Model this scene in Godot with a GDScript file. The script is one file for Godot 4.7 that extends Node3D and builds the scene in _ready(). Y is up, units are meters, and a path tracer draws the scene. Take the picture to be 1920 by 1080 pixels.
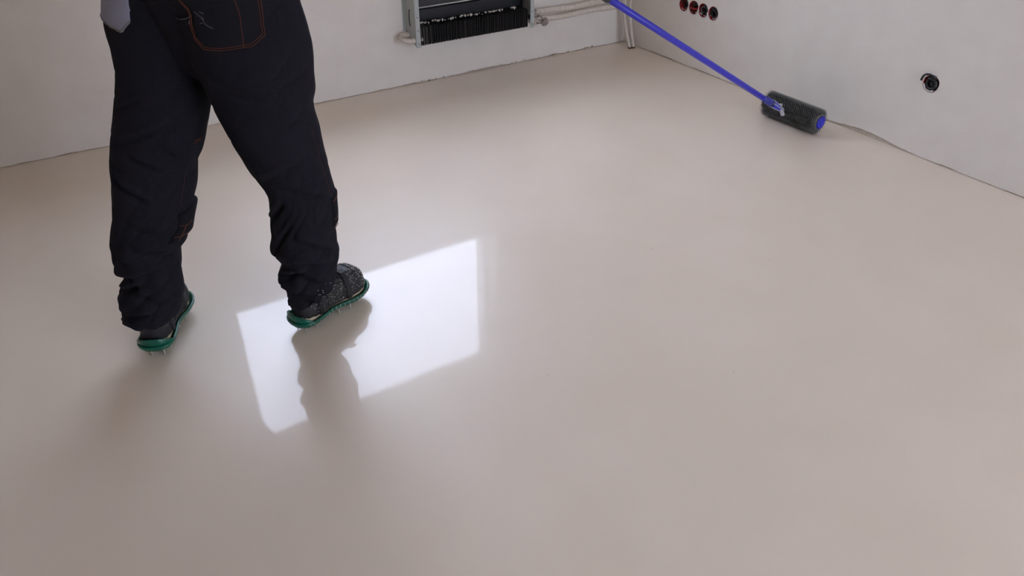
extends Node3D

const UP := Vector3.UP
const BACK_Z := -3.506      # inner face of the wall with the convector and the window
const RIGHT_X := 3.0543     # inner face of the wall with the socket boxes
const LEFT_X := -3.6
const NEAR_Z := 2.9
const ROOM_H := 2.62

var M := {}
var taken := {}
var rng := RandomNumberGenerator.new()
var fold_noise := FastNoiseLite.new()
var fine_noise := FastNoiseLite.new()


func _ready():
	rng.seed = 11
	# ---------------------------------------------------------------- camera
	var cam := Camera3D.new()
	cam.name = "camera"
	cam.fov = 40.73
	cam.near = 0.05
	cam.far = 60.0
	cam.transform = Transform3D(Basis(Vector3(0.83972, 0.00407, 0.54301), Vector3(0.30185, 0.82775, -0.47299), Vector3(-0.45139, 0.56108, 0.69385)).orthonormalized(), Vector3(0, 1.359, 0))
	add_child(cam)
	cam.current = true
	# ---------------------------------------------------------------- overcast sky, exposure
	var env := Environment.new()
	var sky_mat := ProceduralSkyMaterial.new()
	sky_mat.sky_top_color = Color(0.855, 0.90, 1.0)
	sky_mat.sky_horizon_color = Color(0.62, 0.655, 0.74)
	sky_mat.sky_curve = 0.5
	sky_mat.ground_horizon_color = Color(0.5, 0.5, 0.5)
	sky_mat.ground_bottom_color = Color(0.36, 0.35, 0.34)
	sky_mat.sky_energy_multiplier = 1.0
	sky_mat.ground_energy_multiplier = 1.0
	sky_mat.sun_angle_max = 0.0
	var sky := Sky.new()
	sky.sky_material = sky_mat
	env.background_mode = Environment.BG_SKY
	env.sky = sky
	env.background_energy_multiplier = 15.8
	env.ambient_light_source = Environment.AMBIENT_SOURCE_SKY
	env.tonemap_mode = Environment.TONE_MAPPER_LINEAR
	env.tonemap_exposure = 1.0
	env.sdfgi_enabled = true
	env.ssao_enabled = true
	env.ssil_enabled = true
	var we := WorldEnvironment.new()
	we.name = "overcast_sky"
	we.environment = env
	add_child(we)

	fold_noise.seed = 5
	fold_noise.noise_type = FastNoiseLite.TYPE_SIMPLEX_SMOOTH
	fold_noise.frequency = 1.0
	fold_noise.fractal_type = FastNoiseLite.FRACTAL_NONE
	fine_noise.seed = 9
	fine_noise.noise_type = FastNoiseLite.TYPE_SIMPLEX_SMOOTH
	fine_noise.frequency = 1.0
	fine_noise.fractal_type = FastNoiseLite.FRACTAL_FBM
	fine_noise.fractal_octaves = 3

	make_materials()
	build_room()
	build_person()
	build_convector()
	build_pipes()
	build_roller()
	build_socket_boxes()
	build_crumbs()


# ==================================================================== materials
func mat(called: String, color: Color, rough := 0.6, metal := 0.0) -> StandardMaterial3D:
	var m := StandardMaterial3D.new()
	m.resource_name = called
	m.albedo_color = color
	m.roughness = rough
	m.metallic = metal
	M[called] = m
	return m


func noise_tex(freq: float, octaves: int, seed_: int, ramp: Gradient, size := 512) -> NoiseTexture2D:
	var n := FastNoiseLite.new()
	n.seed = seed_
	n.frequency = freq
	n.noise_type = FastNoiseLite.TYPE_SIMPLEX_SMOOTH
	n.fractal_type = FastNoiseLite.FRACTAL_FBM
	n.fractal_octaves = octaves
	var t := NoiseTexture2D.new()
	t.width = size
	t.height = size
	t.seamless = true
	t.noise = n
	if ramp:
		t.color_ramp = ramp
	return t


func ramp_of(a: Color, b: Color) -> Gradient:
	var g := Gradient.new()
	g.set_color(0, a)
	g.set_color(1, b)
	return g


func triplanar(m: StandardMaterial3D, tiles_per_metre: float, world := true):
	m.uv1_triplanar = true
	m.uv1_world_triplanar = world
	m.uv1_scale = Vector3.ONE * tiles_per_metre


func make_materials():
	var plaster := mat("plaster", Color.WHITE, 0.92)
	plaster.albedo_texture = noise_tex(0.012, 4, 3, ramp_of(Color8(231, 222, 211), Color8(237, 229, 218)))
	plaster.heightmap_enabled = true
	plaster.heightmap_texture = noise_tex(0.03, 4, 4, null)
	plaster.heightmap_scale = 0.05
	triplanar(plaster, 0.9)
	var base := mat("masonry", Color.WHITE, 0.95)
	base.albedo_texture = noise_tex(0.03, 4, 8, ramp_of(Color8(190, 176, 158), Color8(212, 198, 180)))
	triplanar(base, 2.0)
	var fl := mat("self_levelling_floor", Color.WHITE, 0.4)
	fl.albedo_texture = noise_tex(0.006, 3, 21, ramp_of(Color8(229, 213, 194), Color8(233, 218, 201)))
	fl.metallic_specular = 0.5
	fl.clearcoat_enabled = true
	fl.clearcoat = 0.5
	fl.clearcoat_roughness = 0.05
	fl.heightmap_enabled = true
	fl.heightmap_texture = noise_tex(0.05, 2, 22, null)
	fl.heightmap_scale = 0.003
	triplanar(fl, 0.7)
	mat("ceiling_paint", Color8(238, 234, 229), 0.9)
	mat("window_plastic", Color8(235, 236, 238), 0.35)
	var pane := mat("window_glass", Color(1, 1, 1, 0.04), 0.02)
	pane.transparency = BaseMaterial3D.TRANSPARENCY_ALPHA
	mat("door_wood", Color8(150, 122, 92), 0.5)

	var tr := mat("trouser_cloth", Color.WHITE, 0.95)
	tr.albedo_texture = noise_tex(0.03, 4, 31, ramp_of(Color8(28, 27, 33), Color8(39, 37, 44)))
	tr.metallic_specular = 0.25
	triplanar(tr, 6.0)
	mat("pocket_cloth", Color8(34, 33, 38), 0.95).metallic_specular = 0.25
	mat("knee_cloth", Color8(30, 29, 33), 0.95).metallic_specular = 0.25
	mat("holster_cloth", Color8(150, 148, 163), 0.9)
	mat("holster_binding", Color8(128, 122, 120), 0.9)
	mat("orange_thread", Color8(100, 48, 26), 0.8)
	mat("seam_thread", Color8(66, 36, 27), 0.85)
	mat("paint_smear", Color8(98, 96, 102), 0.8)
	mat("paint_fleck", Color8(205, 200, 190), 0.7)
	mat("jacket_cloth", Color8(52, 52, 60), 0.95).metallic_specular = 0.25
	mat("skin", Color8(203, 158, 132), 0.55)
	mat("hair", Color8(52, 38, 28), 0.7)
	mat("eye_white", Color8(225, 222, 216), 0.3)
	mat("iris", Color8(58, 44, 34), 0.2)
	mat("lip", Color8(170, 104, 92), 0.5)
	mat("shoe_leather", Color8(34, 33, 37), 0.6)
	mat("shoe_dark", Color8(30, 29, 30), 0.7)
	mat("midsole", Color8(196, 182, 150), 0.7)
	mat("green_plastic", Color8(6, 88, 68), 0.3)
	mat("pale_plate", Color8(150, 168, 192), 0.4)
	mat("spike_steel", Color8(205, 200, 190), 0.5)
	mat("strap", Color8(24, 23, 24), 0.7)

	mat("bracket_paint", Color8(176, 180, 174), 0.55)
	mat("fin_black", Color8(34, 33, 34), 0.55)
	mat("fin_mid_grey", Color8(58, 57, 57), 0.5)  # mid tone given to some of the fins
	mat("fin_grey", Color8(112, 110, 108), 0.5)
	mat("panel_black", Color8(44, 44, 48), 0.4)
	mat("panel_edge", Color8(206, 203, 198), 0.35)
	var pipe := mat("pipe_paint", Color.WHITE, 0.5)
	pipe.albedo_texture = noise_tex(0.02, 4, 41, ramp_of(Color8(196, 184, 168), Color8(226, 217, 205)))
	triplanar(pipe, 5.0)
	var nut := mat("mortar_smeared_nut", Color.WHITE, 0.7)
	nut.albedo_texture = noise_tex(0.06, 4, 42, ramp_of(Color8(96, 86, 78), Color8(206, 196, 186)))
	triplanar(nut, 8.0)
	mat("rust", Color8(112, 84, 62), 0.9)
	mat("crumb", Color8(214, 206, 196), 0.95)
	mat("crumb_dark", Color8(92, 84, 76), 0.95)

	mat("pole_blue", Color8(58, 54, 190), 0.4)
	mat("pole_inner", Color8(74, 78, 92), 0.45)
	mat("collar_dark", Color8(48, 50, 60), 0.5)
	mat("collar_blue", Color8(52, 54, 150), 0.4)
	mat("socket_blue", Color8(62, 66, 200), 0.4)
	mat("clear_plastic", Color8(176, 178, 200), 0.35)
	mat("wing_grey", Color8(186, 184, 188), 0.5)
	mat("spike_plastic", Color8(92, 91, 87), 0.5)
	mat("spike_core", Color8(92, 91, 87), 0.5)
	mat("cap_blue", Color8(46, 50, 190), 0.4)
	mat("wire_steel", Color8(150, 150, 155), 0.35, 1.0)

	mat("box_red", Color8(150, 14, 18), 0.4)
	mat("cable_black", Color8(34, 34, 36), 0.45)
	mat("cable_grey", Color8(60, 64, 62), 0.5)
	mat("plaster_fresh", Color8(226, 222, 216), 0.95)


# ==================================================================== naming and tagging
func numbered(called: String) -> String:
	var n: int = taken.get(called, 0)
	taken[called] = n + 1
	return called if n == 0 else "%s_%03d" % [called, n]


func thing(called: String, label: String, category: String, at := Vector3.ZERO, group := "") -> Node3D:
	var o := Node3D.new()
	o.name = numbered(called)
	add_child(o)
	o.position = at
	o.set_meta("label", label)
	o.set_meta("category", category)
	if group:
		o.set_meta("group", group)
	return o


func struct_node(called: String) -> Node3D:
	var o := Node3D.new()
	o.name = numbered(called)
	add_child(o)
	o.set_meta("kind", "structure")
	return o


func part(called: String, mesh: Mesh, m: String, parent: Node, label := "", kind := "") -> MeshInstance3D:
	var o := MeshInstance3D.new()
	o.mesh = mesh
	o.material_override = M[m]
	if parent == self:
		o.name = numbered(called)
	else:
		var n := 0
		while parent.has_node(NodePath(called if n == 0 else "%s_%03d" % [called, n])):
			n += 1
		o.name = called if n == 0 else "%s_%03d" % [called, n]
	if label:
		o.set_meta("label", label)
	if kind:
		o.set_meta("kind", kind)
	parent.add_child(o, true)
	return o


# ==================================================================== mesh helpers
class Shape:
	var v := PackedVector3Array()
	var f := PackedInt32Array()

	func vert(p: Vector3) -> int:
		v.append(p)
		return v.size() - 1

	func tri(a: int, b: int, c: int):
		f.append(a)
		f.append(b)
		f.append(c)

	func quad(a: int, b: int, c: int, d: int):
		tri(a, b, c)
		tri(a, c, d)

	func add(o: Shape, t := Transform3D.IDENTITY):
		var at := v.size()
		for p in o.v:
			v.append(t * p)
		for k in o.f:
			f.append(k + at)

	func volume() -> float:
		var s := 0.0
		for k in range(0, f.size(), 3):
			s += v[f[k]].dot(v[f[k + 1]].cross(v[f[k + 2]]))
		return s

	# smooth: one normal per shared vertex; crease: flat faces
	func commit(smooth := true, turn := true) -> ArrayMesh:
		var idx := f.duplicate()
		if turn and volume() > 0.0:
			for k in range(0, idx.size(), 3):
				var t := idx[k + 1]
				idx[k + 1] = idx[k + 2]
				idx[k + 2] = t
		var st := SurfaceTool.new()
		st.begin(Mesh.PRIMITIVE_TRIANGLES)
		if smooth:
			for p in v:
				st.set_smooth_group(0)
				st.add_vertex(p)
			for k in idx:
				st.add_index(k)
		else:
			for k in idx:
				st.set_smooth_group(-1)
				st.add_vertex(v[k])
		st.generate_normals()
		return st.commit()


func loft(rings: Array, caps := true) -> Shape:
	var s := Shape.new()
	var n: int = rings[0].size()
	for r in rings:
		for p in r:
			s.vert(p)
	for i in rings.size() - 1:
		for j in n:
			var a := i * n + j
			var b := i * n + (j + 1) % n
			s.quad(a, b, b + n, a + n)
	if caps:
		for e in [0, rings.size() - 1]:
			var c := Vector3.ZERO
			for p in rings[e]:
				c += p
			var k := s.vert(c / n)
			for j in n:
				if e == 0:
					s.tri(k, e * n + (j + 1) % n, e * n + j)
				else:
					s.tri(k, e * n + j, e * n + (j + 1) % n)
	return s


func tube(path: Array, radius, sides := 10, caps := true) -> Shape:
	var rings := []
	var side := Vector3.ZERO
	for i in path.size():
		var a: Vector3 = path[maxi(i - 1, 0)]
		var b: Vector3 = path[mini(i + 1, path.size() - 1)]
		var d := (b - a).normalized()
		if side == Vector3.ZERO:
			side = d.cross(UP if absf(d.y) < 0.9 else Vector3.RIGHT).normalized()
		side = (side - d * side.dot(d)).normalized()
		var up := side.cross(d)
		var r: float = radius[i] if radius is Array else radius
		var ring := PackedVector3Array()
		for k in sides:
			var t := TAU * k / sides
			ring.append(path[i] + (side * cos(t) + up * sin(t)) * r)
		rings.append(ring)
	return loft(rings, caps)


func lathe(profile: Array, sides := 24, axis := Vector3.UP, at := Vector3.ZERO) -> Shape:
	var x := axis.cross(Vector3.RIGHT if absf(axis.x) < 0.9 else Vector3.BACK).normalized()
	var z := axis.cross(x)
	var rings := []
	for p in profile:
		var ring := PackedVector3Array()
		for k in sides:
			var t := TAU * k / sides
			ring.append(at + axis * p.y + (x * cos(t) + z * sin(t)) * maxf(p.x, 0.00005))
		rings.append(ring)
	return loft(rings, true)


# a box with chamfered edges
func block(size: Vector3, at := Vector3.ZERO, bevel := 0.002) -> Shape:
	var h := size / 2.0
	var b := minf(bevel, minf(h.x, minf(h.y, h.z)) * 0.8)
	var rings := []
	for e in [[-h.y, b], [-h.y + b, 0.0], [h.y - b, 0.0], [h.y, b]]:
		var x: float = h.x - e[1]
		var z: float = h.z - e[1]
		var y: float = e[0]
		rings.append(PackedVector3Array([at + Vector3(x - b, y, z), at + Vector3(x, y, z - b), at + Vector3(x, y, -z + b), at + Vector3(x - b, y, -z), at + Vector3(-x + b, y, -z), at + Vector3(-x, y, -z + b), at + Vector3(-x, y, z - b), at + Vector3(-x + b, y, z)]))
	return loft(rings, true)


# a chamfered box between corners
func span(a: Vector3, b: Vector3, bevel := 0.002) -> Shape:
	return block((b - a).abs(), (a + b) / 2.0, bevel)


# an irregular small lump
func lump(size: Vector3, seed_: int) -> Shape:
	var g := RandomNumberGenerator.new()
	g.seed = seed_
	var rings := []
	for i in 4:
		var ring := PackedVector3Array()
		var a: float = [0.15, 0.42, 0.66, 0.9][i] * PI
		for k in 6:
			var t := TAU * k / 6.0
			ring.append(Vector3(sin(a) * cos(t), cos(a), sin(a) * sin(t)) * size * g.randf_range(0.65, 1.15))
		rings.append(ring)
	return loft(rings, true)


# ==================================================================== signed distance bodies
# bones: [a, b, radius at a, radius at b]; joined with a smooth minimum and meshed as surface nets
func sdf_shape(bones: Array, cell: float, k: float) -> Shape:
	var lo := Vector3.INF
	var hi := -Vector3.INF
	for b in bones:
		var r: float = maxf(b[2], b[3]) + k + cell * 3.0
		lo = lo.min((b[0] as Vector3).min(b[1]) - Vector3.ONE * r)
		hi = hi.max((b[0] as Vector3).max(b[1]) + Vector3.ONE * r)
	var nx := int((hi.x - lo.x) / cell) + 2
	var ny := int((hi.y - lo.y) / cell) + 2
	var nz := int((hi.z - lo.z) / cell) + 2
	var g := PackedFloat32Array()
	g.resize(nx * ny * nz)
	g.fill(9.0)
	for b in bones:
		var a: Vector3 = b[0]
		var e: Vector3 = b[1]
		var ab := e - a
		var ll := maxf(ab.length_squared(), 1e-9)
		var reach: float = maxf(b[2], b[3]) + k + cell * 2.5
		var p0 := (a.min(e) - Vector3.ONE * reach - lo) / cell
		var p1 := (a.max(e) + Vector3.ONE * reach - lo) / cell
		for iz in range(maxi(0, int(p0.z)), mini(nz, int(p1.z) + 2)):
			for iy in range(maxi(0, int(p0.y)), mini(ny, int(p1.y) + 2)):
				for ix in range(maxi(0, int(p0.x)), mini(nx, int(p1.x) + 2)):
					var p := lo + Vector3(ix, iy, iz) * cell
					var t := clampf((p - a).dot(ab) / ll, 0.0, 1.0)
					var d: float = (p - a - ab * t).length() - lerpf(b[2], b[3], t)
					var at := (iz * ny + iy) * nx + ix
					var o := g[at]
					var h := maxf(k - absf(o - d), 0.0) / k
					g[at] = minf(o, d) - h * h * k * 0.25
	var s := Shape.new()
	var ids := {}
	var corner := [0, 1, nx, nx + 1, nx * ny, nx * ny + 1, nx * ny + nx, nx * ny + nx + 1]
	var place := [Vector3(0, 0, 0), Vector3(1, 0, 0), Vector3(0, 1, 0), Vector3(1, 1, 0), Vector3(0, 0, 1), Vector3(1, 0, 1), Vector3(0, 1, 1), Vector3(1, 1, 1)]
	var edges := [[0, 1], [2, 3], [4, 5], [6, 7], [0, 2], [1, 3], [4, 6], [5, 7], [0, 4], [1, 5], [2, 6], [3, 7]]
	for iz in nz - 1:
		for iy in ny - 1:
			for ix in nx - 1:
				var at := (iz * ny + iy) * nx + ix
				if g[at] > cell * 3.0:
					continue
				var inside := 0
				for c in corner:
					if g[at + c] < 0.0:
						inside += 1
				if inside == 0 or inside == 8:
					continue
				var sum := Vector3.ZERO
				var n := 0
				for e in edges:
					var d0 := g[at + corner[e[0]]]
					var d1 := g[at + corner[e[1]]]
					if (d0 < 0.0) != (d1 < 0.0):
						sum += (place[e[0]] as Vector3).lerp(place[e[1]], d0 / (d0 - d1))
						n += 1
				ids[at] = s.vert(lo + (Vector3(ix, iy, iz) + sum / n) * cell)
	for at in ids:
		for axis in [[1, nx, nx * ny], [nx, nx * ny, 1], [nx * ny, 1, nx]]:
			var b: int = at - axis[1]
			var c: int = at - axis[2]
			var d: int = at - axis[1] - axis[2]
			if (g[at] < 0.0) == (g[at + axis[0]] < 0.0) or not (ids.has(b) and ids.has(c) and ids.has(d)):
				continue
			if g[at] < 0.0:
				s.quad(ids[at], ids[b], ids[d], ids[c])
			else:
				s.quad(ids[at], ids[c], ids[d], ids[b])
	return s


# ==================================================================== room
# lower edge of the plaster above the floor, along a wall: a nibbled line with a few authored gaps
func nibble(x: float, gaps: Array, seed_: float) -> float:
	var h := 0.0015 + 0.0035 * maxf(0.0, fine_noise.get_noise_2d(x * 9.0, seed_) + 0.15) + 0.004 * maxf(0.0, fine_noise.get_noise_2d(x * 38.0, seed_ + 7.0))
	for g in gaps:
		var t: float = (x - g[0]) / (g[1] - g[0])
		if t > 0.0 and t < 1.0:
			h += g[2] * minf(1.0, minf(t, 1.0 - t) * g[3])
	return h


func plaster_outline(from: float, to: float, gaps: Array, seed_: float) -> PackedVector2Array:
	var o := PackedVector2Array()
	var x := from
	while x < to:
		o.append(Vector2(x, nibble(x, gaps, seed_)))
		x += 0.008
	o.append(Vector2(to, 0.002))
	o.append(Vector2(to, ROOM_H))
	o.append(Vector2(from, ROOM_H))
	return o


func ragged_circle(r: float, seed_: int) -> PackedVector2Array:
	var g := RandomNumberGenerator.new()
	g.seed = seed_
	var o := PackedVector2Array()
	for k in 22:
		o.append(Vector2.from_angle(TAU * k / 22.0) * r * g.randf_range(0.99, 1.07))
	return o


func csg_poly(poly: PackedVector2Array, depth: float, m: String, op := CSGShape3D.OPERATION_UNION) -> CSGPolygon3D:
	var c := CSGPolygon3D.new()
	c.polygon = poly
	c.depth = depth
	c.material = M[m]
	c.operation = op
	return c


func csg_box(a: Vector3, b: Vector3, m: String, op := CSGShape3D.OPERATION_UNION) -> CSGBox3D:
	var c := CSGBox3D.new()
	c.size = (b - a).abs()
	c.position = (a + b) / 2.0
	c.material = M[m]
	c.operation = op
	return c


const WIN_X0 := 0.5786
const WIN_X1 := 2.165
const WIN_Y0 := 0.985
const WIN_Y1 := 2.1263
const N_X0 := 0.7
const N_X1 := 3.0
const N_Y0 := 0.55
const N_Y1 := 2.5
const BOX_Z := [-3.0478, -2.9746, -2.9058, -2.8348]
const UPPER_Z := [-1.760, -1.689, -1.618, -1.547, -1.476]
const LOW_H := 0.307
const SINGLE := Vector2(-1.6286, 0.3013)
const UPPER_H := 1.074


func build_room():
	part("floor", span(Vector3(LEFT_X - 0.2, -0.12, BACK_Z - 0.25), Vector3(RIGHT_X + 0.2, 0, NEAR_Z + 0.2), 0.001).commit(false), "self_levelling_floor", self).set_meta("kind", "structure")
	var floor_node := get_node("floor")
	for p in [[1.62, -1.625, 0.0042], [0.95, -1.28, 0.003], [1.38, -1.02, 0.003], [1.0, -1.13, 0.0026], [1.90, -1.36, 0.0026]]:
		part("air_bubble", lathe([Vector2(p[2], -0.0005), Vector2(p[2] * 0.9, 0.0006), Vector2(p[2] * 0.55, 0.0015), Vector2(0, 0.0019)], 14, UP, Vector3(p[0], 0, p[1])).commit(true), "self_levelling_floor", floor_node)
	part("ceiling", span(Vector3(LEFT_X - 0.2, ROOM_H, BACK_Z - 0.25), Vector3(RIGHT_X + 0.2, ROOM_H + 0.15, NEAR_Z + 0.2), 0.001).commit(false), "ceiling_paint", self).set_meta("kind", "structure")

	# wall with the window and the convector: plaster coat over masonry
	var back := struct_node("wall_back")
	var coat := CSGCombiner3D.new()
	coat.name = "plaster_coat"
	back.add_child(coat)
	var gaps := [[1.62, 1.735, 0.007, 1.6], [0.03, 0.12, 0.004, 3.0], [-0.35, -0.2, 0.003, 3.0], [1.95, 2.25, 0.007, 6.0], [2.5, 2.62, 0.007, 3.0], [2.74, 2.84, 0.005, 4.0], [0.7, 0.82, 0.004, 3.0]]
	var cp := csg_poly(plaster_outline(LEFT_X, RIGHT_X, gaps, 1.0), 0.008, "plaster")
	coat.add_child(cp)
	cp.position = Vector3(0, 0, BACK_Z)
	coat.add_child(csg_box(Vector3(WIN_X0, WIN_Y0, BACK_Z - 0.1), Vector3(WIN_X1, WIN_Y1, BACK_Z + 0.1), "plaster", CSGShape3D.OPERATION_SUBTRACTION))
	var core := CSGCombiner3D.new()
	core.name = "masonry"
	back.add_child(core)
	core.add_child(csg_box(Vector3(LEFT_X - 0.2, -0.1, BACK_Z - 0.0079), Vector3(RIGHT_X + 0.2, ROOM_H, BACK_Z - 0.25), "masonry"))
	core.add_child(csg_box(Vector3(WIN_X0, WIN_Y0, BACK_Z - 0.4), Vector3(WIN_X1, WIN_Y1, BACK_Z + 0.1), "plaster", CSGShape3D.OPERATION_SUBTRACTION))

	# wall with the socket boxes; local x runs along world z
	var right := struct_node("wall_right")
	var turn := Transform3D(Basis(UP, -PI / 2), Vector3(RIGHT_X, 0, 0))
	var coat2 := CSGCombiner3D.new()
	coat2.name = "plaster_coat"
	right.add_child(coat2)
	coat2.transform = turn
	var gaps2 := [[-2.10, -1.60, 0.021, 2.2], [-1.50, -1.42, 0.004, 3.0], [-1.22, -0.9, 0.006, 3.0], [-2.95, -2.75, 0.003, 3.0], [-3.3, -3.05, 0.004, 3.0]]
	coat2.add_child(csg_poly(plaster_outline(BACK_Z, NEAR_Z, gaps2, 30.0), 0.006, "plaster"))
	var core2 := CSGCombiner3D.new()
	core2.name = "masonry"
	right.add_child(core2)
	core2.transform = turn
	core2.add_child(csg_box(Vector3(BACK_Z - 0.25, -0.1, -0.0059), Vector3(NEAR_Z + 0.2, ROOM_H, -0.2), "masonry"))
	var holes := []
	for z in BOX_Z:
		holes.append(Vector2(z, LOW_H))
	holes.append(SINGLE)
	for z in UPPER_Z:
		holes.append(Vector2(z, UPPER_H))
	for i in holes.size():
		var h1 := csg_poly(ragged_circle(0.0355, 60 + i), 0.2, "plaster", CSGShape3D.OPERATION_SUBTRACTION)
		coat2.add_child(h1)
		h1.position = Vector3(holes[i].x, holes[i].y, 0.1)
		var h2 := csg_poly(ragged_circle(0.0352, 90 + i), 0.15, "masonry", CSGShape3D.OPERATION_SUBTRACTION)
		core2.add_child(h2)
		h2.position = Vector3(holes[i].x, holes[i].y, 0.08)

	part("wall_left", span(Vector3(LEFT_X - 0.2, -0.1, BACK_Z - 0.2), Vector3(LEFT_X, ROOM_H, NEAR_Z + 0.2), 0.001).commit(false), "plaster", self).set_meta("kind", "structure")
	var near := struct_node("wall_near")
	var coat3 := CSGCombiner3D.new()
	coat3.name = "plaster_coat"
	near.add_child(coat3)
	coat3.add_child(csg_box(Vector3(LEFT_X - 0.2, -0.1, NEAR_Z), Vector3(RIGHT_X + 0.2, ROOM_H, NEAR_Z + 0.2), "plaster"))
	coat3.add_child(csg_box(Vector3(N_X0, N_Y0, NEAR_Z - 0.1), Vector3(N_X1, N_Y1, NEAR_Z + 0.3), "plaster", CSGShape3D.OPERATION_SUBTRACTION))
	# unseen window added behind the camera, sized to light the convector's wall
	var w2 := struct_node("added_window_2")
	var fr2 := Shape.new()
	for x in [N_X0, (N_X0 + N_X1) / 2.0, N_X1]:
		fr2.add(span(Vector3(x - 0.03, N_Y0, NEAR_Z + 0.10), Vector3(x + 0.03, N_Y1, NEAR_Z + 0.16), 0.004))
	for y in [N_Y0, N_Y1]:
		fr2.add(span(Vector3(N_X0, y - 0.03, NEAR_Z + 0.10), Vector3(N_X1, y + 0.03, NEAR_Z + 0.16), 0.004))
	part("window_frame", fr2.commit(false), "window_plastic", w2)
	for k in 2:
		var xa := lerpf(N_X0, N_X1, k * 0.5)
		part("window_pane", span(Vector3(xa, N_Y0, NEAR_Z + 0.125), Vector3(xa + (N_X1 - N_X0) * 0.5, N_Y1, NEAR_Z + 0.129), 0.0005).commit(false), "window_glass", w2)

	# the window above the convector, seen in the floor's gloss
	var w := struct_node("window_1")
	var z0 := BACK_Z - 0.12
	var fr := Shape.new()
	fr.add(span(Vector3(WIN_X0 - 0.002, WIN_Y0, z0 - 0.06), Vector3(WIN_X0 + 0.018, WIN_Y1, z0)))
	fr.add(span(Vector3(WIN_X1 - 0.022, WIN_Y0, z0 - 0.06), Vector3(WIN_X1 + 0.002, WIN_Y1, z0)))
	fr.add(span(Vector3(WIN_X0, WIN_Y0, z0 - 0.06), Vector3(WIN_X1, WIN_Y0 + 0.02, z0)))
	fr.add(span(Vector3(WIN_X0, WIN_Y1 - 0.004, z0 - 0.06), Vector3(WIN_X1, WIN_Y1 + 0.02, z0)))
	part("window_frame", fr.commit(false), "window_plastic", w)
	part("window_pane", span(Vector3(WIN_X0, WIN_Y0, z0 - 0.034), Vector3(WIN_X1, WIN_Y1, z0 - 0.03), 0.0005).commit(false), "window_glass", w)
	part("windowsill", span(Vector3(WIN_X0 - 0.05, WIN_Y0 - 0.008, z0 - 0.005), Vector3(WIN_X1 + 0.12, WIN_Y0 + 0.022, BACK_Z + 0.02), 0.004).commit(false), "window_plastic", w)


# ==================================================================== person
const SIDE := Vector3(0.8397, 0, 0.5430)     # across the legs
const OUT := Vector3(-0.5430, 0, 0.8397)     # out of the seat of the trousers
# height, x, z, half width
const LEFT_LEG := [
	[1.0484, 0.4743, -2.0719, 0.2159], [0.9811, 0.4351, -2.0776, 0.2047], [0.9294, 0.3944, -2.0883, 0.1753], [0.8769, 0.3690, -2.0890, 0.1620], [0.8295, 0.3540, -2.0830, 0.1560],
	[0.7753, 0.3380, -2.0760, 0.1400], [0.7326, 0.3187, -2.0734, 0.123], [0.683, 0.3023, -2.0671, 0.1193], [0.6327, 0.284, -2.0614, 0.1176], [0.5816, 0.2629, -2.0568, 0.1158],
	[0.5532, 0.2516, -2.0539, 0.115], [0.5233, 0.2397, -2.0507, 0.1127], [0.4997, 0.229, -2.049, 0.1083], [0.4508, 0.2158, -2.0394, 0.1056], [0.3905, 0.1945, -2.0304, 0.1017],
	[0.3361, 0.1731, -2.0234, 0.0982], [0.3017, 0.159, -2.0191, 0.0966], [0.2837, 0.1503, -2.0178, 0.0883], [0.26, 0.144, -2.0125, 0.085], [0.2363, 0.1419, -2.0045, 0.081],
	[0.2153, 0.1437, -1.995, 0.0733], [0.1927, 0.1354, -1.9913, 0.0786], [0.1685, 0.1253, -1.9881, 0.0853], [0.1471, 0.1209, -1.9823, 0.082], [0.1256, 0.1159, -1.9769, 0.0764],
	[0.1069, 0.1062, -1.9755, 0.0744], [0.0895, 0.0962, -1.9749, 0.0687], [0.0721, 0.0899, -1.9718, 0.0542]]
const RIGHT_LEG := [
	[1.0682, 0.4467, -1.9387, 0.2086], [1.0076, 0.4456, -1.9066, 0.1893], [0.9569, 0.4519, -1.9036, 0.1745], [0.9047, 0.468, -1.8931, 0.1486], [0.875, 0.4718, -1.8901, 0.1481],
	[0.8449, 0.4756, -1.8867, 0.1476], [0.802, 0.4799, -1.882, 0.1457], [0.7707, 0.482, -1.8787, 0.1419], [0.7327, 0.4846, -1.8744, 0.135], [0.6939, 0.4872, -1.8695, 0.128],
	[0.6611, 0.4859, -1.8672, 0.1186], [0.6252, 0.4912, -1.8599, 0.1137], [0.5941, 0.4959, -1.8534, 0.1106], [0.5462, 0.5027, -1.8429, 0.1032], [0.5043, 0.5108, -1.8319, 0.0981],
	[0.469, 0.5196, -1.821, 0.0893], [0.4476, 0.5235, -1.8153, 0.0862], [0.4303, 0.5257, -1.8111, 0.0845], [0.3939, 0.5233, -1.8137, 0.0861], [0.3569, 0.5207, -1.816, 0.0863],
	[0.3046, 0.5155, -1.8195, 0.0846], [0.268, 0.5121, -1.8213, 0.0884], [0.2479, 0.5193, -1.8163, 0.0815], [0.2293, 0.5206, -1.815, 0.0761], [0.2036, 0.5123, -1.8195, 0.0766],
	[0.1778, 0.5064, -1.8223, 0.08], [0.1552, 0.5084, -1.82, 0.0715], [0.1342, 0.5081, -1.8191, 0.0629], [0.1077, 0.4982, -1.8241, 0.0558], [0.081, 0.4893, -1.8281, 0.047], [0.0595, 0.4856, -1.829, 0.0419]]


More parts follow.
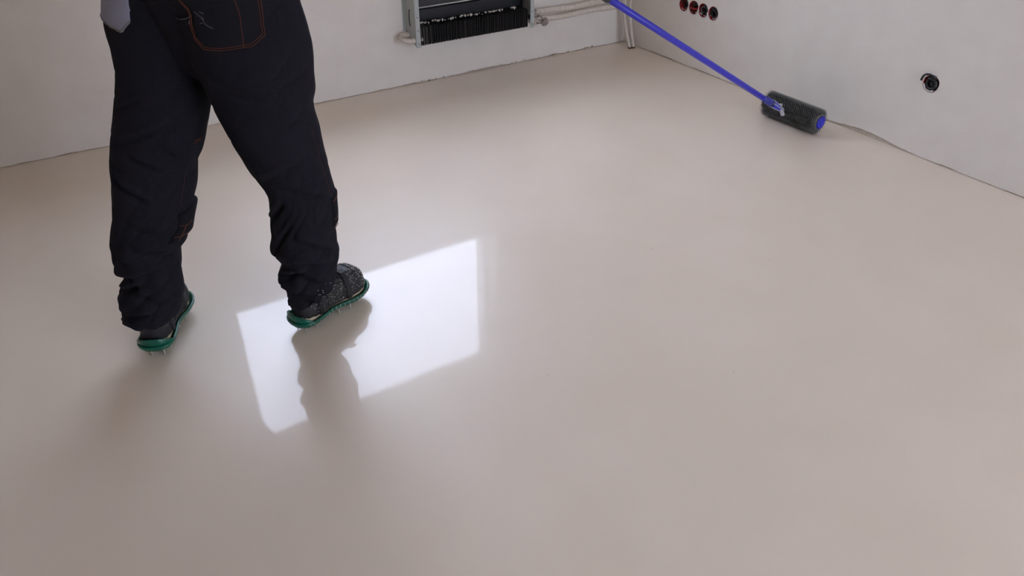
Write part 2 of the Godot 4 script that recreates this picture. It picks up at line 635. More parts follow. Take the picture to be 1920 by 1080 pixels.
func leg_row(leg: Array, h: float) -> Array:
	var i := 0
	while i < leg.size() - 2 and leg[i + 1][0] > h:
		i += 1
	var a = leg[i]
	var b = leg[i + 1]
	var p = leg[maxi(i - 1, 0)]
	var q = leg[mini(i + 2, leg.size() - 1)]
	var t: float = clampf((h - a[0]) / (b[0] - a[0]), 0.0, 1.0)
	var out := []
	for k in [1, 2, 3]:
		var m0: float = (b[k] - p[k]) / (b[0] - p[0]) * (b[0] - a[0])
		var m1: float = (q[k] - a[k]) / (q[0] - a[0]) * (b[0] - a[0])
		var t2 := t * t
		var t3 := t2 * t
		out.append((2 * t3 - 3 * t2 + 1) * a[k] + (t3 - 2 * t2 + t) * m0 + (-2 * t3 + 3 * t2) * b[k] + (t3 - t2) * m1)
	return out


# creases of the cloth: height, angle, slope, half length (angle), half width, depth
const LEFT_CREASES := [[0.47, 2.0, 0.055, 0.7, 0.008, 0.011], [0.53, 1.5, 0.05, 0.5, 0.008, 0.009], [0.60, 1.7, -0.04, 0.6, 0.009, 0.007], [0.66, 2.2, -0.05, 0.5, 0.009, 0.006], [0.36, 1.3, 0.03, 0.6, 0.009, 0.008], [0.30, 1.1, 0.035, 0.8, 0.010, 0.008], [0.235, 1.8, -0.02, 1.0, 0.010, 0.012], [0.20, 2.2, -0.03, 0.9, 0.009, 0.014], [0.175, 1.2, 0.03, 0.8, 0.008, 0.009], [0.135, 1.9, -0.015, 0.9, 0.008, 0.011], [0.10, 1.5, 0.012, 0.9, 0.007, 0.009], [0.545, 0.9, 0.09, 0.35, 0.007, 0.007]]
const RIGHT_CREASES := [[0.52, 1.5, -0.04, 0.9, 0.011, 0.006], [0.46, 1.2, 0.04, 0.7, 0.010, 0.006], [0.40, 2.3, -0.10, 0.5, 0.010, 0.011], [0.33, 2.1, -0.12, 0.5, 0.010, 0.010], [0.30, 1.0, 0.05, 0.7, 0.010, 0.009], [0.25, 1.3, 0.02, 1.0, 0.010, 0.011], [0.215, 2.0, -0.03, 0.8, 0.009, 0.010], [0.19, 1.1, 0.04, 0.7, 0.008, 0.010], [0.15, 1.6, 0.015, 1.0, 0.009, 0.010], [0.115, 1.2, 0.03, 0.8, 0.008, 0.008], [0.72, 1.7, 0.03, 0.6, 0.012, 0.004]]


func leg_point(leg: Array, creases: Array, h: float, th: float, off := 0.0) -> Vector3:
	var r := leg_row(leg, h)
	var w: float = r[2]
	var d: float = w * lerpf(1.0, 0.74, smoothstep(0.55, 0.95, h))
	var amp := lerpf(0.006, 0.0025, smoothstep(0.15, 0.6, h))
	var n := fold_noise.get_noise_3d(cos(th) * 1.3 + w, (h + 0.05 * sin(th + 0.7)) * 15.0, sin(th) * 1.3)
	var disp := amp * n - amp * 1.3 * pow(1.0 - absf(fold_noise.get_noise_3d(cos(th) * 0.9 + 5.0, (h - 0.07 * cos(th)) * 9.0, sin(th) * 0.9)), 9.0)
	disp *= 0.35 + 0.65 * absf(sin(th))
	for c in creases:
		var dt := angle_difference(c[1], th)
		var along: float = absf(dt) / c[3]
		if along < 1.0:
			var across: float = (h - c[0] - c[2] * dt) / c[4]
			disp -= c[5] * exp(-across * across) * (1.0 - along * along) * 1.3
			disp += c[5] * 0.8 * exp(-(across - 2.0) * (across - 2.0)) * (1.0 - along * along)
	disp += off
	return Vector3(r[0], h, r[1]) + SIDE * cos(th) * (w + disp) + OUT * sin(th) * (d + disp)


func leg_shape(leg: Array, creases: Array, hem: Callable) -> Shape:
	var rings := []
	var n := 88
	var top: float = leg[0][0]
	var steps := 250
	for i in steps + 1:
		var ring := PackedVector3Array()
		for k in n:
			var th := TAU * k / n
			var bottom: float = hem.call(th)
			var h := lerpf(top, bottom, float(i) / steps)
			ring.append(leg_point(leg, creases, h, th))
		rings.append(ring)
	# turn the hem inward and up
	for t in [[0.006, -0.004], [0.02, -0.02]]:
		var ring := PackedVector3Array()
		for k in n:
			var th := TAU * k / n
			var b: float = hem.call(th)
			ring.append(leg_point(leg, creases, b + t[0], th, t[1] * (1.0 if leg_row(leg, b)[2] > 0.05 else 0.6)))
		rings.append(ring)
	return loft(rings, true)


# a patch of cloth sewn on a leg; edge gives [left angle, right angle] for a height
func leg_patch(leg: Array, creases: Array, h0: float, h1: float, edge: Callable, rise: float, rows := 26, cols := 26) -> Shape:
	var s := Shape.new()
	for side in [rise, -0.004]:
		for i in rows + 1:
			var h := lerpf(h0, h1, float(i) / rows)
			var e: Array = edge.call(h)
			for j in cols + 1:
				var rim := minf(minf(i, rows - i) / 1.5, minf(j, cols - j) / 1.5)
				var o: float = lerpf(-0.001, side, clampf(rim, 0.0, 1.0)) if side > 0 else side
				s.vert(leg_point(leg, creases, h, lerpf(e[0], e[1], float(j) / cols), o))
	var w := cols + 1
	var half := (rows + 1) * w
	for i in rows:
		for j in cols:
			var a := i * w + j
			s.quad(a, a + 1, a + w + 1, a + w)
			s.quad(half + a, half + a + w, half + a + w + 1, half + a + 1)
	for i in rows:
		for j in [0, cols]:
			var a: int = i * w + j
			if j == 0:
				s.quad(a, a + w, half + a + w, half + a)
			else:
				s.quad(a, half + a, half + a + w, a + w)
	for j in cols:
		for i in [0, rows]:
			var a: int = i * w + j
			if i == 0:
				s.quad(a, half + a, half + a + 1, a + 1)
			else:
				s.quad(a, a + 1, half + a + 1, half + a)
	return s


# a line on a leg through [height, across -1..1] points, near side
func leg_line(leg: Array, creases: Array, pts: Array, radius: float, off: float, front := false) -> Shape:
	var path := []
	for i in pts.size() - 1:
		for k in 10:
			var t := k / 10.0
			var u: float = lerpf(pts[i][1], pts[i + 1][1], t)
			var th := acos(clampf(u, -1, 1))
			path.append(leg_point(leg, creases, lerpf(pts[i][0], pts[i + 1][0], t), -th if front else th, off))
	path.append(leg_point(leg, creases, pts[-1][0], acos(clampf(pts[-1][1], -1, 1)) * (-1 if front else 1), off))
	return tube(path, radius, 5)


func interp(table: Array, h: float) -> float:
	if h <= table[0][0]:
		return table[0][1]
	for i in table.size() - 1:
		if h <= table[i + 1][0]:
			return lerpf(table[i][1], table[i + 1][1], (h - table[i][0]) / (table[i + 1][0] - table[i][0]))
	return table[-1][1]


const POLE_LOW := Vector3(2.7776, 0.1, -2.1249)
const POLE_DIR := Vector3(-0.86204, 0.50683, -0.00187)


func pole_at(h: float) -> Vector3:
	return POLE_LOW + POLE_DIR * ((h - POLE_LOW.y) / POLE_DIR.y)


func hand_bones(grip: Vector3, wrist: Vector3, thumb_up: float) -> Array:
	var p := POLE_DIR
	var away := wrist - grip
	away = (away - p * away.dot(p)).normalized()
	var side := p.cross(away).normalized()
	var bones := []
	var r := 0.0225
	# palm
	for k in [-0.028, -0.009, 0.009, 0.028]:
		bones.append([wrist + p * k * 0.5, grip + p * k + away * 0.028, 0.016, 0.014])
	# four fingers wrapped round the pole
	for i in 4:
		var at := (i - 1.5) * 0.021
		var turns: float = [3.5, 3.9, 3.8, 3.3][i]
		var last := grip + p * at + away * 0.026
		var steps := 4
		for k in steps:
			var a := turns * (k + 1.0) / steps
			var q := grip + p * at + away * cos(a) * r + side * sin(a) * r
			bones.append([last, q, 0.0095 - 0.0005 * k, 0.0092 - 0.0005 * k])
			last = q
	# thumb the other way round, from the side of the palm
	var t0 := grip + p * 0.034 * thumb_up + away * 0.03
	for k in 3:
		var a := -0.9 * (k + 1.0)
		var q := grip + p * (0.036 - 0.004 * k) * thumb_up + away * cos(a) * (r + 0.001) + side * sin(a) * (r + 0.001)
		bones.append([t0, q, 0.0115 - 0.001 * k, 0.0105 - 0.001 * k])
		t0 = q
	return bones


func build_person():
	var who := thing("person", "person in dark work trousers and green spiked overshoes standing on wet floor, holding blue pole", "person", Vector3.ZERO)
	# ---- joints, in metres
	var fwd := Vector3(0.864, 0, -0.503)
	var rgt := Vector3(0.503, 0, 0.864)
	var pelvis := Vector3(0.43, 0.97, -1.985)
	var chest := Vector3(0.545, 1.25, -2.05)
	var neck := Vector3(0.60, 1.455, -2.085)
	var head := Vector3(0.665, 1.62, -2.12)
	var sh_r := Vector3(0.69, 1.415, -1.925)
	var sh_l := Vector3(0.50, 1.415, -2.255)
	var grip_r := pole_at(1.06)
	var grip_l := pole_at(1.185)
	var wr_r := grip_r + Vector3(-0.075, 0.035, 0.055)
	var wr_l := grip_l + Vector3(-0.07, 0.0, -0.07)
	var el_r := Vector3(0.86, 1.16, -1.90)
	var el_l := Vector3(0.68, 1.14, -2.30)
	var hip_r := Vector3(0.475, 0.88, -1.90)
	var hip_l := Vector3(0.37, 0.87, -2.08)
	var knee_r := Vector3(0.53, 0.47, -1.84)
	var knee_l := Vector3(0.235, 0.49, -2.05)
	var ank_r := Vector3(0.50, 0.11, -1.835)
	var ank_l := Vector3(0.115, 0.11, -1.985)

	# ---- body: skin, one surface; the head and the hands on finer grids
	var bones := [
		[pelvis + Vector3(0, 0.06, 0), chest, 0.09, 0.11], [chest, neck, 0.11, 0.06], [sh_r, sh_l, 0.055, 0.055], [hip_r, hip_l, 0.06, 0.06],
		[sh_r, el_r, 0.048, 0.038], [el_r, wr_r, 0.038, 0.026], [sh_l, el_l, 0.048, 0.038], [el_l, wr_l, 0.038, 0.026],
		[hip_r, knee_r, 0.06, 0.045], [knee_r, ank_r, 0.042, 0.03], [hip_l, knee_l, 0.06, 0.045], [knee_l, ank_l, 0.042, 0.03], [neck, head + Vector3(0, -0.05, 0), 0.056, 0.058]]
	var skin := sdf_shape(bones, 0.014, 0.05)
	var hf := fwd
	var face := [
		[head + Vector3(0, 0.035, 0) - hf * 0.022, head + Vector3(0, 0.04, 0) + hf * 0.018, 0.083, 0.078], [head + Vector3(0, -0.03, 0) + hf * 0.03, head + Vector3(0, -0.075, 0) + hf * 0.05, 0.06, 0.042],
		[head + Vector3(0, 0.005, 0) + hf * 0.098, head + Vector3(0, -0.027, 0) + hf * 0.112, 0.010, 0.014], [head + Vector3(0, 0.022, 0) + hf * 0.078 - rgt * 0.03, head + Vector3(0, 0.022, 0) + hf * 0.078 + rgt * 0.03, 0.018, 0.018],
		[head + Vector3(0, -0.085, 0) + hf * 0.078, head + Vector3(0, -0.09, 0) + hf * 0.07, 0.018, 0.02], [head + Vector3(0, -0.06, 0), neck, 0.054, 0.058],
		[head - rgt * 0.08 + Vector3(0, 0.02, 0), head - rgt * 0.082 + Vector3(0, -0.025, 0) + hf * 0.006, 0.016, 0.011], [head + rgt * 0.08 + Vector3(0, 0.02, 0), head + rgt * 0.082 + Vector3(0, -0.025, 0) + hf * 0.006, 0.016, 0.011]]
	skin.add(sdf_shape(face, 0.006, 0.025))
	for h in [[grip_r, wr_r, 1.0, el_r], [grip_l, wr_l, 1.0, el_l]]:
		skin.add(sdf_shape(hand_bones(h[0], h[1], h[2]) + [[h[1], (h[1] as Vector3).lerp(h[3], 0.2), 0.026, 0.027]], 0.004, 0.008))
	part("body", skin.commit(true), "skin", who)
	var hair := sdf_shape([[head + Vector3(0, 0.05, 0) - hf * 0.035, head + Vector3(0, 0.065, 0) + hf * 0.02, 0.083, 0.075], [head + Vector3(0, 0.0, 0) - hf * 0.055, head + Vector3(0, -0.03, 0) - hf * 0.052, 0.062, 0.05]], 0.008, 0.03)
	part("hair", hair.commit(true), "hair", who)
	for s in [-1.0, 1.0]:
		var e := part("eye", lathe([Vector2(0, -0.011), Vector2(0.008, -0.008), Vector2(0.011, 0), Vector2(0.008, 0.008), Vector2(0, 0.011)], 14, hf, head + Vector3(0, 0.006, 0) + hf * 0.082 + rgt * 0.031 * s).commit(true), "eye_white", who)
		part("iris", lathe([Vector2(0, 0.0), Vector2(0.005, 0.0), Vector2(0.004, 0.0015), Vector2(0, 0.002)], 12, hf, head + Vector3(0, 0.006, 0) + hf * 0.0925 + rgt * 0.031 * s).commit(true), "iris", e)
	part("mouth", tube([head + Vector3(0, -0.055, 0) + hf * 0.093 - rgt * 0.022, head + Vector3(0, -0.053, 0) + hf * 0.1, head + Vector3(0, -0.055, 0) + hf * 0.093 + rgt * 0.022], [0.003, 0.006, 0.003], 8).commit(true), "lip", who)

	# ---- jacket, from hem to collar and cuffs
	var cuff_r := wr_r.lerp(el_r, 0.12)
	var cuff_l := wr_l.lerp(el_l, 0.12)
	var jb := [
		[pelvis + Vector3(0.015, 0.175, -0.01) - rgt * 0.08, chest - rgt * 0.06, 0.125, 0.13], [pelvis + Vector3(0.015, 0.175, -0.01) + rgt * 0.08, chest + rgt * 0.06, 0.125, 0.13], [chest, neck - Vector3(0, 0.03, 0), 0.13, 0.075], [sh_r, sh_l, 0.072, 0.072],
		[sh_r, el_r, 0.072, 0.058], [el_r, cuff_r, 0.058, 0.045], [sh_l, el_l, 0.072, 0.058], [el_l, cuff_l, 0.058, 0.045]]
	var jacket := part("jacket", sdf_shape(jb, 0.014, 0.05).commit(true), "jacket_cloth", who)
	part("collar", tube(ring_path(neck + Vector3(0.008, -0.005, -0.004), fwd, rgt, 0.072, 0.075, 20), 0.016, 8, false).commit(true), "jacket_cloth", jacket)

	# ---- trousers
	var hem_l := func(th: float) -> float: return 0.098 + 0.012 * maxf(0.0, cos(th)) + 0.010 * maxf(0.0, -cos(th))
	var hem_r := func(th: float) -> float: return 0.090 + 0.045 * smoothstep(-0.2, 1.0, cos(th)) + 0.02 * maxf(0.0, -sin(th))
	var tr := leg_shape(LEFT_LEG, LEFT_CREASES, hem_l)
	tr.add(leg_shape(RIGHT_LEG, RIGHT_CREASES, hem_r))
	# the seat that joins both legs at the crotch
	tr.add(sdf_shape([[Vector3(0.40, 0.80, -2.01), Vector3(0.41, 0.98, -2.02), 0.095, 0.13], [Vector3(0.43, 0.80, -1.95), Vector3(0.44, 0.98, -1.97), 0.09, 0.13]], 0.012, 0.05))
	var trousers := part("trousers", tr.commit(true), "trouser_cloth", who)

	# back pocket on the right seat, with its double rust-orange stitching
	var pl := [[0.823, -0.40], [0.834, -0.50], [0.846, -0.54], [0.869, -0.52], [0.942, -0.43]]
	var pr := [[0.823, 0.10], [0.831, 0.34], [0.840, 0.45], [0.854, 0.54], [0.891, 0.575], [0.942, 0.63]]
	var pedge := func(h: float) -> Array: return [acos(interp(pl, h)), acos(interp(pr, h))]
	part("back_pocket", leg_patch(RIGHT_LEG, RIGHT_CREASES, 0.821, 0.942, pedge, 0.004).commit(true), "pocket_cloth", trousers)
	for k in [0.0, 0.034]:
		var s: float = 1.0 - k * 1.6
		part("stitching", leg_line(RIGHT_LEG, RIGHT_CREASES, [[0.939, -0.43 * s], [0.874, -0.515 * s], [0.848 + k * 0.1, -0.535 * s], [0.826 + k * 0.13, -0.42 * s], [0.826 + k * 0.13, -0.15], [0.834 + k * 0.13, 0.33 * s], [0.855 + k * 0.08, 0.53 * s], [0.891, 0.565 * s], [0.939, 0.62 * s]], 0.0008, 0.0045).commit(true), "orange_thread", trousers)
	part("stitching", leg_line(RIGHT_LEG, RIGHT_CREASES, [[0.939, 0.32], [0.884, 0.26], [0.831, 0.20]], 0.0008, 0.0045).commit(true), "orange_thread", trousers)
	part("stitching", leg_line(RIGHT_LEG, RIGHT_CREASES, [[0.939, -0.43], [0.939, -0.03]], 0.0012, 0.0045).commit(true), "orange_thread", trousers)
	# whitish paint smears on that pocket
	for s in [[[0.882, -0.72], [0.887, -0.58], [0.895, -0.48]], [[0.906, -0.37], [0.896, -0.32], [0.890, -0.27]], [[0.907, -0.28], [0.902, -0.24]], [[0.892, -0.31], [0.879, -0.25], [0.872, -0.16]], [[0.880, -0.36], [0.883, -0.30]], [[0.876, -0.56], [0.884, -0.53]], [[0.880, -0.79], [0.883, -0.76]]]:
		part("paint_smear", leg_line(RIGHT_LEG, RIGHT_CREASES, s, 0.0009, 0.0040 if s[0][1] > -0.5 else 0.0005).commit(true), "paint_smear", trousers)
	# side seam down the right leg
	part("stitching", leg_line(RIGHT_LEG, RIGHT_CREASES, [[0.62, 0.95], [0.5, 0.96], [0.42, 0.965], [0.36, 0.97]], 0.0007, 0.0006).commit(true), "seam_thread", trousers)

	# grey holster pocket hanging on the left hip
	var hedge := func(h: float) -> Array: return [interp([[0.832, 2.06], [0.856, 1.90], [0.905, 1.96], [0.97, 2.0]], h), interp([[0.832, 2.10], [0.846, 2.6], [0.852, 2.9], [0.97, 3.0]], h)]
	var hol := part("holster_pocket", leg_patch(LEFT_LEG, LEFT_CREASES, 0.832, 0.97, hedge, 0.004, 40, 34).commit(true), "holster_cloth", trousers, "pale grey pocket")
	hol.set_meta("label", "pale grey hanging pocket")
	part("holster_binding", leg_line(LEFT_LEG, LEFT_CREASES, [[0.858, -0.33], [0.835, -0.48], [0.848, -0.86], [0.853, -0.965]], 0.0028, 0.003).commit(true), "holster_binding", trousers)

	# knee-pad pockets that fold out at the shins
	var kedge_l := func(h: float) -> Array: return [interp([[0.325, 0.75], [0.36, 0.55], [0.395, 0.62]], h), -0.7]
	part("knee_pocket", leg_patch(LEFT_LEG, LEFT_CREASES, 0.322, 0.395, kedge_l, 0.011).commit(true), "knee_cloth", trousers)
	for h in [[0.331, 0.77], [0.357, 0.83]]:
		part("stitching", leg_line(LEFT_LEG, LEFT_CREASES, [[h[0] + 0.012, h[1]], [h[0] + 0.004, 0.92], [h[0], 0.997]], 0.0010, 0.0115).commit(true), "orange_thread", trousers)
	part("stitching", leg_line(LEFT_LEG, LEFT_CREASES, [[0.362, 0.935], [0.326, 0.875]], 0.0010, 0.0115).commit(true), "orange_thread", trousers)
	part("stitching", leg_line(LEFT_LEG, LEFT_CREASES, [[0.564, 0.90], [0.562, 0.985]], 0.0010, 0.0008).commit(true), "orange_thread", trousers)
	part("stitching", leg_line(LEFT_LEG, LEFT_CREASES, [[0.569, 0.91], [0.567, 0.985]], 0.0010, 0.0008).commit(true), "orange_thread", trousers)
	part("stitching", leg_line(LEFT_LEG, LEFT_CREASES, [[0.50, 0.90], [0.46, 0.86], [0.42, 0.84], [0.40, 0.92]], 0.0007, 0.0006).commit(true), "seam_thread", trousers)
	var kedge_r := func(h: float) -> Array: return [0.33, -0.8]
	part("knee_pocket", leg_patch(RIGHT_LEG, RIGHT_CREASES, 0.340, 0.43, kedge_r, 0.006).commit(true), "knee_cloth", trousers)
	for h in [0.343, 0.368, 0.422]:
		part("stitching", leg_line(RIGHT_LEG, RIGHT_CREASES, [[h, 0.945], [h, 0.999]], 0.0011, 0.0065).commit(true), "orange_thread", trousers)

	# ---- footwear
	build_shoe(who, Vector3(0.449, 0, -1.815), Vector3(0.925, 0, -0.380), true)
	build_shoe(who, Vector3(0.085, 0, -1.914), Vector3(0.45, 0, -0.893), false)

	# flecks of cast-off coating on the right hem
	var fl := Shape.new()
	for i in 16:
		var h := rng.randf_range(0.09, 0.19)
		var th := rng.randf_range(0.2, 1.0)
		var p := leg_point(RIGHT_LEG, RIGHT_CREASES, h, th, 0.0)
		fl.add(lump(Vector3.ONE * rng.randf_range(0.0008, 0.0016), i), Transform3D(Basis.IDENTITY, p))
	part("paint_splatter", fl.commit(false), "paint_fleck", trousers, "", "stuff")


func ring_path(c: Vector3, a: Vector3, b: Vector3, ra: float, rb: float, n: int) -> Array:
	var o := []
	for k in n + 1:
		var t := TAU * k / n
		o.append(c + a * cos(t) * ra + b * sin(t) * rb)
	return o


# half width of the sole along its length
const SOLE := [[-0.004, 0.004], [0.0, 0.018], [0.012, 0.031], [0.035, 0.038], [0.075, 0.036], [0.115, 0.031], [0.15, 0.036], [0.19, 0.047], [0.225, 0.049], [0.255, 0.042], [0.275, 0.028], [0.284, 0.014], [0.287, 0.004]]
# along, half width, top above the sole
const UPPER := [[0.006, 0.008, 0.05], [0.012, 0.022, 0.075], [0.025, 0.031, 0.09], [0.05, 0.036, 0.097], [0.09, 0.037, 0.095], [0.125, 0.037, 0.088], [0.155, 0.041, 0.082], [0.19, 0.046, 0.074], [0.225, 0.047, 0.070], [0.252, 0.041, 0.060], [0.268, 0.030, 0.046], [0.277, 0.012, 0.026]]


func sole_ring(y: float, grow: float, bend := 0.0) -> PackedVector3Array:
	var ring := PackedVector3Array()
	var n := 30
	for side in [1.0, -1.0]:
		for k in n:
			var t := float(k) / n
			t = t if side > 0 else 1.0 - t
			var x := lerpf(-0.004, 0.287, 0.5 - 0.5 * cos(PI * t))
			var w := interp(SOLE, x)
			var c := Vector3(x, y, 0.006 * sin((x - 0.05) / 0.24 * PI) * bend)
			var gx := grow * (1.0 if t > 0.5 else -1.0) * absf(2.0 * t - 1.0)
			ring.append(c + Vector3(gx, 0, side * (w + grow)))
	return ring


func upper_point(x: float, a: float, off := 0.0) -> Vector3:
	var w := 0.0
	var t := 0.0
	for i in UPPER.size() - 1:
		if x <= UPPER[i + 1][0] or i == UPPER.size() - 2:
			var q: float = clampf((x - UPPER[i][0]) / (UPPER[i + 1][0] - UPPER[i][0]), 0.0, 1.0)
			w = lerpf(UPPER[i][1], UPPER[i + 1][1], q)
			t = lerpf(UPPER[i][2], UPPER[i + 1][2], q)
			break
	var c := cos(a)
	var s := sin(a)
	return Vector3(x, 0.052 + signf(s) * pow(absf(s), 0.8) * (t + off if s > 0.0 else 0.006), signf(c) * pow(absf(c), 0.62) * (w + off))


func build_shoe(who: Node3D, heel: Vector3, dir: Vector3, speckled: bool):
	var frame := Transform3D(Basis(dir.normalized() * 0.92, UP, dir.normalized().cross(UP) * 1.06), heel)
	# the shoe
	var rings := []
	for i in 45:
		var x := lerpf(0.006, 0.276, i / 44.0)
		var ring := PackedVector3Array()
		for k in 28:
			ring.append(upper_point(x, TAU * k / 28.0))
		rings.append(ring)
	var shoe := part("work_shoe", loft(rings).commit(true), "shoe_leather", who)
	shoe.transform = frame
	# cream midsole, wavy upper edge
	var mid := []
	for e in [[0.036, -0.004], [0.038, 0.0], [0.050, 0.0015], [0.060, -0.001], [0.0605, -0.006]]:
		mid.append(sole_ring(e[0], e[1] - 0.004, 0.0))
	for r in [3, 4]:
		for k in mid[r].size():
			var x: float = mid[r][k].x
			mid[r][k].y += 0.004 * sin(x * 34.0) - 0.003
	part("midsole", loft(mid).commit(true), "midsole", shoe, "cream midsole")
	# overlays: toe cap, side panel, heel counter
	part("toe_cap", upper_band(0.226, 0.274, 0.1, PI - 0.1, 0.0022, 12, 24).commit(true), "shoe_leather", shoe)
	part("side_panel", upper_band(0.10, 0.175, 0.05, 0.75, 0.003, 12, 10).commit(true), "shoe_dark", shoe)
	part("side_panel", upper_band(0.10, 0.175, PI - 0.75, PI - 0.05, 0.003, 12, 10).commit(true), "shoe_dark", shoe)
	part("heel_counter", upper_band(0.008, 0.06, 0.02, PI - 0.02, 0.002, 10, 24, 0.5).commit(true), "shoe_dark", shoe)
	part("tongue", upper_band(0.105, 0.16, PI / 2 - 0.45, PI / 2 + 0.45, 0.006, 10, 12).commit(true), "shoe_dark", shoe)
	for k in 4:
		var x := 0.118 + k * 0.014
		part("lace", tube([upper_point(x, PI / 2 - 0.6, 0.004), upper_point(x + 0.003, PI / 2 - 0.25, 0.009), upper_point(x, PI / 2 + 0.25, 0.009), upper_point(x - 0.003, PI / 2 + 0.6, 0.004)], 0.0024, 6).commit(true), "shoe_dark", shoe)

	# the spiked overshoe strapped under it
	var tray := []
	for e in [[0.029, 0.0], [0.031, 0.005], [0.040, 0.009], [0.046, 0.009], [0.046, 0.004], [0.038, 0.002]]:
		tray.append(sole_ring(e[0], e[1], 0.0))
	var over := part("spiked_overshoe", loft(tray).commit(true), "green_plastic", who)
	over.transform = frame
	# heel cup
	var cup := []
	var n := 28
	for k in n + 1:
		var a := lerpf(-1.5, 1.5, float(k) / n)
		var h := 0.006 + 0.027 * pow(maxf(0.0, cos(a * 1.04)), 0.8)
		var c := Vector3(0.036, 0.038, 0)
		var d := Vector3(-cos(a), 0, sin(a))
		var r := 0.046
		cup.append(PackedVector3Array([c + d * r, c + d * (r + 0.001) + UP * (h - 0.002), c + d * (r - 0.001) + UP * h, c + d * (r - 0.004) + UP * (h - 0.001), c + d * (r - 0.004)]))
	part("heel_cup", loft(cup).commit(true), "green_plastic", over)
	# spikes
	for s in [[0.018, -0.016], [0.018, 0.016], [0.055, -0.024], [0.055, 0.024], [0.04, 0.0], [0.15, -0.026], [0.15, 0.026], [0.19, -0.036], [0.19, 0.036], [0.195, 0.0], [0.235, -0.03], [0.235, 0.03], [0.265, 0.0]]:
		part("spike", lathe([Vector2(0, 0.0), Vector2(0.0018, 0.001), Vector2(0.0022, 0.02), Vector2(0.0045, 0.024), Vector2(0.0045, 0.0295), Vector2(0, 0.0296)], 8, UP, Vector3(s[0], 0, s[1])).commit(true), "spike_steel", over)
	# straps: round the heel and across the instep
	var strap := Shape.new()
	strap.add(upper_band(0.062, 0.082, -0.15, PI + 0.15, 0.006, 4, 24))
	part("strap", strap.commit(true), "strap", over)
	part("strap", upper_band(0.172, 0.192, -0.15, PI + 0.15, 0.006, 4, 24).commit(true), "strap", over)
	part("buckle", block(Vector3(0.026, 0.006, 0.022), upper_point(0.18, PI / 2 - 0.35, 0.011), 0.002).commit(false), "shoe_dark", over)
	# cast-off coating
	var fl := Shape.new()
	var count := 1000 if speckled else 12
	for i in count:
		var x := rng.randf_range(0.09, 0.274) if i % 5 else rng.randf_range(0.03, 0.12)
		var a := rng.randf_range(0.05, PI - 0.3)
		var p := upper_point(x, a, 0.0028 if x < 0.175 or x > 0.225 else 0.0012)
		var size := rng.randf_range(0.0005, 0.0013)
		fl.add(lump(Vector3(size * rng.randf_range(1.0, 1.7), size * 0.8, size), i), Transform3D(Basis(Vector3(rng.randf(), rng.randf(), rng.randf()).normalized(), rng.randf() * 3.0), p))
	for i in (90 if speckled else 4):
		var ring := sole_ring(rng.randf_range(0.036, 0.045), 0.0098)
		fl.add(lump(Vector3.ONE * rng.randf_range(0.0006, 0.0015), i), Transform3D(Basis.IDENTITY, ring[rng.randi_range(6, 29)]))
	part("paint_splatter", fl.commit(false), "paint_fleck", shoe, "", "stuff")


# a strip lying on the upper between two places along it and two angles round it
func upper_band(x0: float, x1: float, a0: float, a1: float, rise: float, rows: int, cols: int, low := 1.0) -> Shape:
	var rings := []
	for j in cols + 1:
		var a := lerpf(a0, a1, float(j) / cols)
		var ring := PackedVector3Array()
		for i in rows + 1:
			var e := rise if i > 0 and i < rows and j > 0 and j < cols else rise * 0.5
			var p := upper_point(lerpf(x0, x1, float(i) / rows), a, e)
			p.y = 0.052 + (p.y - 0.052) * low
			ring.append(p)
		for i in rows + 1:
			var p := upper_point(lerpf(x1, x0, float(i) / rows), a, -0.002)
			p.y = 0.052 + (p.y - 0.052) * low
			ring.append(p)
		rings.append(ring)
	return loft(rings)


